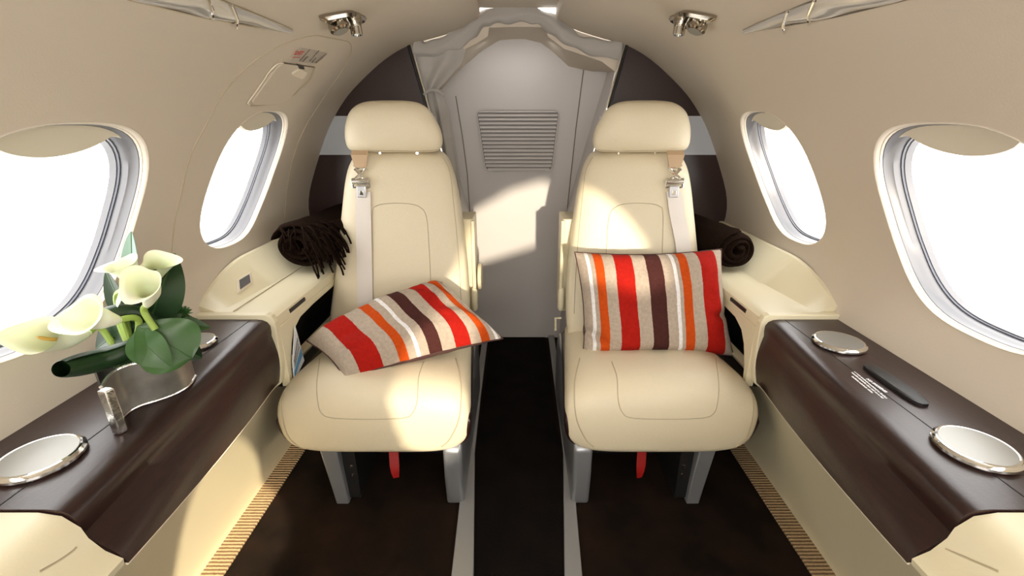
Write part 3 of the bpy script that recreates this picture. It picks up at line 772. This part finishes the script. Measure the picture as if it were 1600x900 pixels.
# ---------------------------------------------------------------- striped pillows
def pillow(corners, thick, seq, name, label, pinch=.035, seed=1, creases=(), up=0):
    TL, TR, BR, BL = [Vector(c) for c in corners]
    nrm = ((TR-TL).cross(BL-TL)).normalized()
    if nrm.dot(Vector((0, 0, EYE))-TL) < 0: nrm = -nrm
    bul = (nrm+Vector((0, 0, up))).normalized(); NU, NV = 72, 48; mb = MB()
    for sgn in (1, -1):
        rows = []; base = len(mb.v)
        for i in range(NU+1):
            row = []; u = i/NU; U = 2*u-1
            for j in range(NV+1):
                v = j/NV; V = 2*v-1
                uu = u+(.5-u)*pinch*2*(1-V*V)*abs(U)**3; vv = v+(.5-v)*pinch*2.6*(1-U*U)*abs(V)**3
                p = TL.lerp(TR, uu).lerp(BL.lerp(BR, uu), vv)
                e = (max(0, 1-U**4)*max(0, 1-V**4))**.55
                cr_ = 0
                for (cu, cv, ang, ln, dp) in creases:
                    dx, dy = (u-cu), (v-cv)*.65; t = dx*math.cos(ang)+dy*math.sin(ang); n2 = -dx*math.sin(ang)+dy*math.cos(ang)
                    cr_ += dp*math.exp(-(n2/.022)**2)*math.exp(-(t/ln)**2)
                wr = .007*noise.noise(Vector((u*5+seed, v*5, seed)))*e+.003*noise.noise(Vector((u*16+seed, v*9, seed*2)))
                row.append(p+(bul if sgn > 0 else nrm)*sgn*(thick*(1 if sgn > 0 else .45)*e*(1+.25*noise.noise(Vector((u*2.5, v*2.5, seed)))))+nrm*(wr-(cr_ if sgn > 0 else 0)))
                mb.uv[base+i*(NV+1)+j] = (u, v)
            rows.append(row)
        mb.grid(rows, mi=0 if sgn > 0 else 1)
    root = mb.build(name, [stripes(label[:12], seq), mat('pillow_back', (.07, .03, .024), .9)], None, label, 'pillow', 'striped pillows on the seats', angle=80)
    ring = []
    for i in range(NU): ring.append(mb.v[i*(NV+1)])
    for j in range(NV): ring.append(mb.v[NU*(NV+1)+j])
    for i in range(NU, 0, -1): ring.append(mb.v[i*(NV+1)+NV])
    for j in range(NV, 0, -1): ring.append(mb.v[j])
    m = MB(); m.tube(ring, .0022, 6, closed=True); m.build('piping', MATS['pillow_back'], root, 'dark brown edge piping')
    return root
# right pillow: measured stripe edges, left to right
x0, x1 = 160., 1085.
seqR = [(0, 'b'), ((212-x0)/(x1-x0), 'w'), ((235-x0)/(x1-x0), 'b'), ((258-x0)/(x1-x0), 'o'), ((312-x0)/(x1-x0), 'b'), ((382-x0)/(x1-x0), 'r'), ((495-x0)/(x1-x0), 'b'), ((575-x0)/(x1-x0), 'd'), ((668-x0)/(x1-x0), 'b'),
        ((728-x0)/(x1-x0), 'w'), ((752-x0)/(x1-x0), 'b'), ((772-x0)/(x1-x0), 'o'), ((825-x0)/(x1-x0), 'b'), ((898-x0)/(x1-x0), 'r'), ((1020-x0)/(x1-x0), 'b')]
pillow([at(898, 394, y=1.315), at(1127, 389, y=1.315), at(1146, 556, y=1.195), at(911, 556, y=1.195)], .062, seqR, 'pillow',
       'striped pillow standing upright against the right seat back, red orange and brown vertical bands', .03, 3, [(.06, .80, .5, .09, .030), (.93, .62, -.1, .07, .018), (.45, .97, 0, .2, .008)])
seqL = [(0, 'b'), (.10, 'r'), (.245, 'b'), (.345, 'o'), (.405, 'b'), (.455, 'w'), (.48, 'b'), (.535, 'd'), (.615, 'b'), (.70, 'r'), (.80, 'b'), (.865, 'o'), (.92, 'b'), (.955, 'w'), (.975, 'b')]
pillow([at(479, 533, y=1.155), at(690, 441, y=1.33), at(786, 529, y=1.16), at(538, 592, y=1.03)], .078, seqL, 'pillow',
       'striped pillow lying slanted across the left seat, its right corner over the aisle', .03, 7, [(.88, .20, 1.2, .10, .012), (.76, .28, 1.0, .08, .009), (.12, .75, .9, .08, .008)], up=1.1)

# ---------------------------------------------------------------- rolled blankets
def blanket(c, yaw, R_, length, lab, fringe, flip):
    root = empty('rolled_blanket', (c[0], c[1], .546), lab, 'blanket', 'dark brown blankets on the side ledges')
    cs, sn = math.cos(yaw), math.sin(yaw); turns = 3.1; th = .019; N = 120
    ax = Vector((sn, cs, 0)); ex = Vector((cs, -sn, 0)); ez = Vector((0, 0, 1)); c = Vector(c)
    mb = MB(); nL = 22; rings = []
    for i in range(N+1):
        t = i/N; ang = turns*2*math.pi*t*flip+2.2; r = .010+(R_-.010-th/2)*t
        rad = ex*math.cos(ang)*1.10+ez*math.sin(ang)*.92
        hw = th*.52*(1 if t < .97 else .6)
        f_in = .030*(1-t)+.008*math.sin(t*40)
        ring = []
        for k in range(nL+1):
            s_ = k/nL; e = 1 if 0 < k < nL else .3
            wob = .006*noise.noise(Vector((t*9, s_*5, R_*30)))
            y_ = -length*.5+.0+length*s_-f_in*(.0 if k > nL/2 else 1)*.5
            ring.append(c+ax*y_+rad*(r+hw*e+wob))
        for k in range(nL, -1, -1):
            s_ = k/nL; e = 1 if 0 < k < nL else .3
            wob = .006*noise.noise(Vector((t*9, s_*5, R_*30)))
            y_ = -length*.5+length*s_-f_in*(.0 if k > nL/2 else 1)*.5
            ring.append(c+ax*y_+rad*(r-hw*e+wob))
        rings.append(ring)
    mb.loft(rings); mb.build('knit_roll', BLANKET, root, angle=80)
    if fringe:
        rr = random.Random(5); m = MB()
        for i in range(130):
            g = i/130; px0 = rr.uniform(470, 520); py0 = rr.uniform(345, 400)
            st = c+ex*rr.uniform(.02, R_*1.05)+ax*(-length*.5+rr.uniform(-.015, .10))+ez*rr.uniform(-.01, R_*.85)
            ln = rr.uniform(.04, .095); p = [st]; d = Vector((rr.uniform(.3, 1.0), rr.uniform(-.5, .1), rr.uniform(-.3, .3))).normalized()
            for q in range(7):
                d = (d*.72+Vector((rr.uniform(-.2, .35), rr.uniform(-.2, .1), -.55))*.45).normalized(); nx = p[-1]+d*ln/6
                p.append(nx)
            m.tube(p, .0028, 6)
        for i in range(12):
            st = c+ex*rr.uniform(-.05, .0)+ax*(-length*.5-.002)+ez*rr.uniform(.02, R_*.85); p = [st]; d = Vector((rr.uniform(-.6, .6), -.5, .3)).normalized()
            for q in range(6):
                d = (d+Vector((rr.uniform(-.3, .3), 0, -.5))).normalized(); p.append(p[-1]+d*.007)
            m.tube(p, .0026, 6)
        m.build('fringe', BLANKET, root, 'twisted yarn fringe', kind='stuff')
    return root
blanket((-.668, 1.56, .632), .10, .088, .36, 'dark brown fringed knit blanket rolled up on the left ledge', True, 1)
blanket((.668, 1.56, .620), -.16, .074, .34, 'dark brown knit blanket rolled tight on the right ledge behind the pillow', False, -1)

# ---------------------------------------------------------------- ceiling lamps covers, spotlights, hatch
def lens(side):
    m = MB(); rows = []; N = 40
    for i in range(N+1):
        t = i/N; y = 1.13-.85*t
        w_ = .003+.019*min(1, t*3.2)**.8; ac = .803-.055*t
        if i == 0: w_ = .003
        row = []
        for j in range(9):
            q = -1+j/4; row.append(S(side, y-.05*q*(1-t)*0, ac+w_*q, .001+.007*(1-q*q)+.0015*math.sin(i*.9+q*2)))
        rows.append(row)
    m.grid(rows); o = m.build('ceiling_light', LENS, None, 'long silvery lens shaped light cover recessed in the %s ceiling' % ('left' if side < 0 else 'right'), 'light', 'long lens shaped ceiling lights')
    for q, nm in ((-1, 'edge_trim'), (1, 'edge_trim')):
        MB().tube([S(side, 1.13-.85*i/N, .803-.055*i/N+q*(.003 if i == 0 else .003+.019*min(1, i/N*3.2)**.8), .001) for i in range(N+1)], .0018, 6).build(nm, GASP, o)
    for k, y in enumerate((.93, .86) if side < 0 else (.98, .90)):
        MB().tube(smooth_path([S(side, y+.03, .768, .004), S(side, y+.01, .78, .009), S(side, y+.0, .79, .009), S(side, y-.03, .808, .004)], 5), .003, 8).build('lens_clip', CHROME, o)
lens(-1); lens(1)
def spot(side):
    root = empty('reading_light', S(side, 1.245, .895), 'smoked chrome reading light with air nozzle on the %s ceiling' % ('left' if side < 0 else 'right'), 'reading light', 'reading lights with air nozzles')
    cs = [(1.160, .864), (1.232, .922), (1.318, .936), (1.325, .872)]
    cs = [(1.150, .862), (1.225, .925), (1.325, .935), (1.300, .868)]
    c3 = [S(side, a, b_, .004) for a, b_ in cs]
    r1 = rpoly([c3[0], c3[1], c3[2], c3[3]], .22, 6); ce = sum(r1, Vector())/len(r1)
    nn = Vector((-side*.45, -.1, -1)).normalized()
    MB().loft([[p-nn*.004 for p in r1], [p+nn*.002 for p in r1], [ce.lerp(p, .86)+nn*.008 for p in r1]]).build('base_plate', GASP, root, angle=30)
    # lamp barrel lying flat, and nozzle pointing down
    lc = S(side, 1.225, .880, .014)
    MB().lathe([(.020, -.012), (.024, -.004), (.024, .008), (.019, .012)], lc+nn*.004, nn, 28).build('lamp_disc', GASP, root, 'flat lamp disc')
    MB().lathe([(.017, 0), (.017, .001)], lc+nn*.0165, nn, 24).build('lamp_glass', SATIN, root)
    nc = S(side, 1.262, .915, .010); nd = Vector((-side*.10, -.10, -1)).normalized()
    MB().lathe([(.017, -.010), (.018, .004), (.014, .016), (.0145, .017)], nc, nd, 24).build('nozzle_collar', GASP, root)
    MB().lathe([(.0125, .014), (.013, .036), (.010, .036), (.009, .025)], nc, nd, 20).build('air_nozzle', CHROME, root, 'bright round air nozzle')
    for k in range(8):
        a = 2*math.pi*k/8; e1 = nd.orthogonal().normalized(); e2 = nd.cross(e1); d = (e1*math.cos(a)+e2*math.sin(a))*.0128
        MB().tube([nc+nd*.018+d, nc+nd*.035+d], .0016, 6).build('nozzle_rib', GASP, root)
spot(-1); spot(1)
# added unseen spot without fixture, stands in for sun on the left side panel
ls = bpy.data.lights.new('warm_patch_spot', 'SPOT'); ls.energy = 230; ls.color = (1, .84, .60); ls.spot_size = math.radians(11.5); ls.spot_blend = .15; ls.shadow_soft_size = .015
lo_ = bpy.data.objects.new('warm_patch_spot', ls); C.objects.link(lo_); lo_.location = (.40, .25, 1.19)
lo_.rotation_euler = (Vector((-.72, .84, .09))-lo_.location).to_track_quat('-Z', 'Y').to_euler()
def shell_line(pp, r, off, name, m_, parent, k=8):
    pts = []
    for q in px_path(pp, k):
        s_ = on_shell(*q)
        if s_: pts.append(S(s_[0], s_[1], s_[2], off))
    return MB().tube(pts, r, 6).build(name, m_, parent)
hatch = tag(empty('door_1', S(-1, 1.3, .02), None, None), kind='structure')
shell_line([(268, 470), (266, 420), (272, 350), (280, 315), (297, 245), (325, 189), (350, 143), (385, 105), (420, 80), (451, 66), (475, 58), (494, 55)], .0016, .0, 'seam', SEAM, hatch)
shell_line([(494, 55), (520, 60), (540, 64), (547, 68), (549, 76), (545, 90), (535, 110), (504, 155), (476, 200), (460, 240), (451, 280), (446, 320), (443, 360), (441, 385)], .0016, .0, 'seam', SEAM, hatch)
def shell_patch(corn, off, thick, name, m_, parent, lab=None, r=.15, n=6):
    pts = []
    for a, b_ in corn: pts.append(Vector((a, b_, 0)))
    pp = rpoly(pts, r, n) if len(pts) == 4 else pts
    P3 = []
    c = sum(pp, Vector())/len(pp)
    rings = []
    for sc, of in ((1, -.002), (1, off+thick*.6), (.985, off+thick), (.6, off+thick), (.2, off+thick)):
        rg = []
        for p in pp:
            q = c.lerp(p, sc); s_ = on_shell(q.x, q.y); rg.append(S(s_[0], s_[1], s_[2], of))
        rings.append(rg)
    return MB().loft(rings).build(name, m_, parent, lab, angle=40)
cov = shell_patch([(436, 97), (491, 104), (444, 163), (388, 163)], .0, .004, 'handle_cover', LINER, hatch, 'removable cover over the exit handle', .2)
shell_line([(388, 163), (386, 159), (396, 145), (408, 128), (420, 110), (432, 99), (441, 97)], .0018, .003, 'cover_edge', LIP, cov)
shell_line([(441, 97), (460, 100), (490, 104)], .0016, .002, 'cover_gap', GROOVE, cov)
shell_line([(491, 104), (484, 122), (470, 136), (452, 152), (440, 160), (412, 163), (390, 164)], .0012, .003, 'cover_edge', SEAM, cov)
shell_patch([(462, 99), (473, 102), (474, 106), (466, 106)], .003, .002, 'finger_notch', BLACK, cov, 'dark finger notch', .2)
shell_patch([(451, 113), (466, 104), (478, 110), (470, 121)], .003, .005, 'finger_scoop', LIP, cov, 'pale finger scoop', .35)
plc = shell_patch([(470, 74), (512, 83), (493, 99), (450, 95)], .0, .0015, 'exit_placard', DECAL, hatch, 'pale placard with red EXIT lettering', .1)
def on3(px, py, off=.0025):
    s_ = on_shell(px, py); return S(s_[0], s_[1], s_[2], off)
o0, o1, o2 = on3(457, 83.5), on3(473, 84.5), on3(461.5, 76)
ex = (o1-o0).normalized(); en = ex.cross((o2-o0)).normalized(); ey = en.cross(ex)
if en.dot(Vector((0, 0, EYE))-o0) < 0: en = -en
text_mesh('EXIT', (o2-o0).length*1.15, o0+en*.0006, (o1-o0).normalized(), (o2-o0).normalized(), en, 'lettering', RINK, plc, bold=.0002)
p0 = on3(454, 88); fine_print(p0+en*.0006, ex, ey, en, (on3(466, 89)-p0).length, .0030, plc, RINK, 6)
for k, (a, b_) in enumerate((((467, 94), (483, 76)), ((472, 95), (480, 87)), ((483, 94), (497, 78)), ((487, 96), (493, 89)), ((493, 97), (508, 83)))):
    q0, q1 = on3(*a), on3(*b_); dx_ = (q1-q0).normalized(); dn = en; dyv = dn.cross(dx_)
    fine_print(q0+dn*.0006, dx_, dyv, dn, (q1-q0).length, .0045, plc, INK, 10+k)

# ---------------------------------------------------------------- vase and flowers on the left console
ZC = .541
vs = empty('wavy_vase', (-.66, .68, ZC), 'brushed pewter vase with a wavy front standing on the left wood console', 'vase')
bot = [(184, 672), (192, 655), (204, 643), (222, 634), (248, 626), (275, 616), (296, 603), (306, 588)]
fp = smooth_path([at(*q, z=ZC) for q in bot], 8)
H_ = .078; rings = []
for p in fp: rings.append([p, p+Vector((0, 0, H_)), p+Vector((-.006, .003, H_)), p+Vector((-.006, .003, 0))])
MB().loft(rings).build('wavy_front', PEWTER, vs, angle=40)
rings = []
for p in fp[6:]:
    q = p+Vector((-.075, .060, 0)); rings.append([q, q+Vector((0, 0, H_)), q+Vector((-.004, 0, H_)), q+Vector((-.004, 0, 0))])
MB().loft(rings).build('wavy_back', PEWTER, vs, angle=40)
MB().tube([p+Vector((0, -.001, .002)) for p in fp], .0028, 8).build('foot_bead', PEWTERL, vs, 'bright lower edge')
MB().tube([p+Vector((-.003, .001, H_)) for p in fp], .0028, 8).build('top_bead', PEWTERL, vs, 'bright upper edge')
m = MB(); a = at(184, 678, z=ZC); 
m.loft([[a+Vector((-.009, 0, 0)), a+Vector((.007, -.003, 0)), a+Vector((.010, .010, 0)), a+Vector((-.006, .013, 0))],
        [a+Vector((-.009, 0, H_)), a+Vector((.007, -.003, H_)), a+Vector((.010, .010, H_)), a+Vector((-.006, .013, H_))]])
m.build('end_plate', PEWTERL, vs, 'bright hammered end plate', bevel=.002, angle=30)
e0, e1 = fp[-1], fp[-1]+Vector((-.075, .060, 0))
MB().prism([e0, e1, e1+Vector((0, 0, H_)), e0+Vector((0, 0, H_))], (-.002, -.003, 0)).build('end_wall', PEWTER, vs, smooth=False)
fl = [p+Vector((-.004, .002, .004)) for p in fp[6:]]; bl = [p+Vector((-.072, .058, .004)) for p in fp[6:]]
MB().grid([fl, bl]).build('vase_floor', PEWTER, vs)

def calla(base, mouth, face, tip, r, tipl, lab, stem_to, spad=False, back=.45):
    base, mouth, face, tip = Vector(base), Vector(mouth), Vector(face).normalized(), Vector(tip)
    L_ = (mouth-base).length; mid = mouth-face*L_*back
    root = empty('calla_lily', base, lab, 'flower', 'calla lilies in the vase')
    NU, NV = 26, 44; rows = []; ctr = []
    for i in range(NU+1):
        u = i/NU; c = base*(1-u)**2+mid*2*u*(1-u)+mouth*u*u; ax = ((mid-base)*(1-u)+(mouth-mid)*u).normalized(); ctr.append((c, ax))
        e1 = (tip-ax*tip.dot(ax)).normalized(); e2 = ax.cross(e1)
        rr = r*(.15+.33*min(1, u*2.5)**.8+.52*u**3.2); row = []
        for j in range(NV):
            v = 2*math.pi*j/NV; c_, s_ = math.cos(v), math.sin(v)
            tk = max(0, c_)**4*u**4*tipl; lift = .16*r*c_*u**3; ruff = .08*r*math.sin(v*3+1.3)*u**4
            notch = -.18*r*max(0, -c_)**8*u**3; curl = -1.3*r*max(0, u-.86)
            row.append(c+ax*(lift+ruff+curl-tk*.15)+(e1*c_+e2*s_)*(rr+ruff*.6+notch)+e1*tk)
        rows.append(row)
    MB().grid(rows, True).build('spathe', PETAL, root, subsurf=1)
    ax0 = ctr[0][1]
    MB().loft([rows[2], rows[0], [base-ax0*.006+(p-base)*.6 for p in rows[0]]], False).build('calyx', STEMG, root, 'green throat at the base')
    if spad:
        e1 = (tip-face*tip.dot(face)).normalized()
        MB().tube([ctr[10][0], ctr[16][0]+e1*r*.05, ctr[20][0]+e1*r*.12, ctr[22][0]+e1*r*.15], [.002, .003, .003, .0015], 10).build('spadix', SPADIX, root, 'yellow spadix')
    st = Vector(stem_to); m1 = base-ax0*(base-st).length*.35
    MB().tube(smooth_path([base+ax0*.003, m1, st], 8), .0052, 10).build('stem', STEMG, root, 'thick green stem')
V = Vector
heart = V((-.665, .70, .62))
calla(at(140, 520, y=.70), at(52, 521, y=.605), (.15, -.62, .75), (-1, -.15, .0), .031, .014, 'pale green calla lily furthest left, its open mouth facing up', heart+V((-.02, .0, -.015)), spad=True)
calla(at(188, 500, y=.68), at(122, 490, y=.63), (-.15, -.70, .65), (-.9, -.1, -.35), .033, .016, 'calla lily lying left above the rolled leaf, second from the left', heart)
calla(at(229, 478, y=.70), at(214, 441, y=.655), (.10, -.85, .45), (-.35, -.2, -.9), .030, .004, 'round faced calla lily in the middle with its green base showing', at(243, 515, y=.70), spad=False, back=.5)
calla(at(196, 455, y=.73), at(186, 408, y=.70), (-.25, -.35, .9), (-1, -.1, .1), .024, .024, 'upright calla lily with a pointed tip curling left at the top', heart, back=.5)
calla(at(222, 450, y=.76), at(240, 404, y=.75), (.25, -.5, .85), (1, 0, .25), .024, .018, 'upright calla lily leaning right at the top against the big leaf', heart, back=.5)
calla(at(196, 485, y=.73), at(186, 455, y=.71), (-.5, -.6, .3), (-.2, -.1, -.9), .016, .014, 'small half closed calla lily low behind the round faced one', heart, spad=False)

def leaf(base, tip, width, nrm, lab, m_=LEAF, bend=.0, shape=1.0, fold=.25, cat='leaf', name='leaf', wav=.0, par=None):
    base, tip, nrm = Vector(base), Vector(tip), Vector(nrm).normalized()
    ax = tip-base; L_ = ax.length; axn = ax.normalized(); sd_ = axn.cross(nrm).normalized(); nrm = sd_.cross(axn)
    if nrm.dot(Vector((0, 0, EYE))-base) < 0: nrm = -nrm
    N, Mj = 22, 12; rows = []
    for i in range(N+1):
        t = i/N; w_ = width*.5*(math.sin(math.pi*min(1, t**.75*1.0))**.75 if 0 < t < 1 else .0)*shape+.0012
        row = []
        for j in range(Mj+1):
            q = -1+2*j/Mj
            row.append(base+ax*t+sd_*w_*q+nrm*(fold*w_*abs(q)**1.3+bend*math.sin(math.pi*t)+wav*width*math.sin(t*13+q*2)*abs(q)))
        rows.append(row)
    m = MB(); m.grid(rows); m.grid([[p-nrm*.0008 for p in r] for r in rows])
    o = m.build(name, m_, par, lab, cat, 'leaves in the vase', angle=80)
    m = MB(); m.tube([rows[i][Mj//2]-nrm*.0004 for i in range(N+1)], .0012, 6); m.build('midrib', LEAFL, o)
    return o
leaf(at(236, 500, y=.76), at(274, 396, y=.79), .082, (.3, -1, .3), 'big dark pointed leaf standing up at the right of the lilies', fold=.2, bend=.004, wav=.015)
leaf(at(200, 500, y=.74), at(166, 424, y=.76), .040, (-.2, -1, .2), 'narrow dark leaf standing left behind the round faced lily', fold=.3)
leaf(at(300, 560, y=.72), at(214, 510, y=.70), .088, (.1, -.7, .8), 'round green leaf hanging over the front of the vase', LEAFL, .006, 1.15, .12, wav=.02)
leaf(at(210, 520, y=.70), at(268, 574, y=.69), .055, (.1, -.8, .7), 'green leaf bent down over the wavy rim, below the round leaf', LEAFL, .01, 1.0, .2)
leaf(at(240, 503, y=.76), at(328, 512, y=.80), .034, (.1, -.8, .7), 'small green leaf pointing right over the far cup holder lid', LEAFL, .006)
leaf(at(240, 515, y=.75), at(315, 560, y=.78), .055, (.2, -.8, .6), 'dark leaf at the right edge of the vase', LEAF, .006)
leaf(at(215, 505, y=.74), at(150, 545, y=.72), .07, (-.2, -.8, .6), 'broad dark leaf under the left lilies', LEAF, .004)
leaf(at(250, 490, y=.77), at(190, 470, y=.78), .05, (0, -.8, .6), 'dark glossy leaf in the centre behind the stems', LEAF, .01)
leaf(at(225, 545, y=.71), at(180, 580, y=.68), .05, (0, -.8, .6), 'dark leaf tucked inside the left end of the vase', LEAF, .01)
leaf(at(235, 540, y=.72), at(270, 500, y=.76), .07, (0, -.9, .5), 'dark leaf filling the middle of the vase', LEAF, .01)
# rolled strap leaf
pth = smooth_path([at(96, 577, y=.60), at(120, 572, y=.63), at(160, 562, y=.67), at(205, 545, y=.70), at(240, 525, y=.73)], 6); n = len(pth); rings = []
for i, p in enumerate(pth):
    t = i/(n-1); rr = .013+.007*math.sin(math.pi*min(1, t*1.1)); d = (pth[min(i+1, n-1)]-pth[max(0, i-1)]).normalized(); e1 = d.cross(V((0, 0, 1))).normalized(); e2 = e1.cross(d)
    ring = []
    for k in range(30):
        a = k/29*2*math.pi*1.25; q = rr*(1-.22*k/29); ring.append(p+(e1*math.cos(a+1)+e2*math.sin(a+1))*q)
    rings.append(ring)
MB().grid(rings).build('leaf', LEAF, None, 'dark strap leaf rolled into a tube pointing left over the console', 'leaf', 'leaves in the vase', angle=80)
pth = smooth_path([at(170, 492, y=.70), at(190, 488, y=.71), at(215, 492, y=.73), at(235, 505, y=.74)], 6); n = len(pth); rings = []
for i, p in enumerate(pth):
    d = (pth[min(i+1, n-1)]-pth[max(0, i-1)]).normalized(); e1 = d.cross(V((0, 0, 1))).normalized(); e2 = e1.cross(d)
    rings.append([p+(e1*math.cos(a)+e2*math.sin(a))*.015*(1-.2*a/7) for a in (k/23*7.4 for k in range(24))])
MB().grid(rings).build('leaf', LEAF, None, 'short dark rolled leaf behind the second lily stem', 'leaf', 'leaves in the vase', angle=80)
leaf(at(207, 450, y=.80), at(205, 362, y=.81), .018, (0, -1, 0), 'thin bluish grass blade standing up behind the lilies', BLADE, 0, 1.6, .4, name='grass_blade', cat='leaf')
# little seed head
c = at(287, 490, y=.79); m = MB(); rr = random.Random(3)
for i in range(60):
    d = V((rr.uniform(-1, 1), rr.uniform(-1, 1), rr.uniform(-.4, 1))).normalized(); m.tube([c, c+d*.008, c+d*.015], [.0012, .0022, .0006], 5)
m.tube([c, c+V((-.02, -.02, -.03)), heart], .002, 6)
m.build('seed_head', LEAFL, None, 'small spiky green seed head at the right of the big leaf', 'flower')
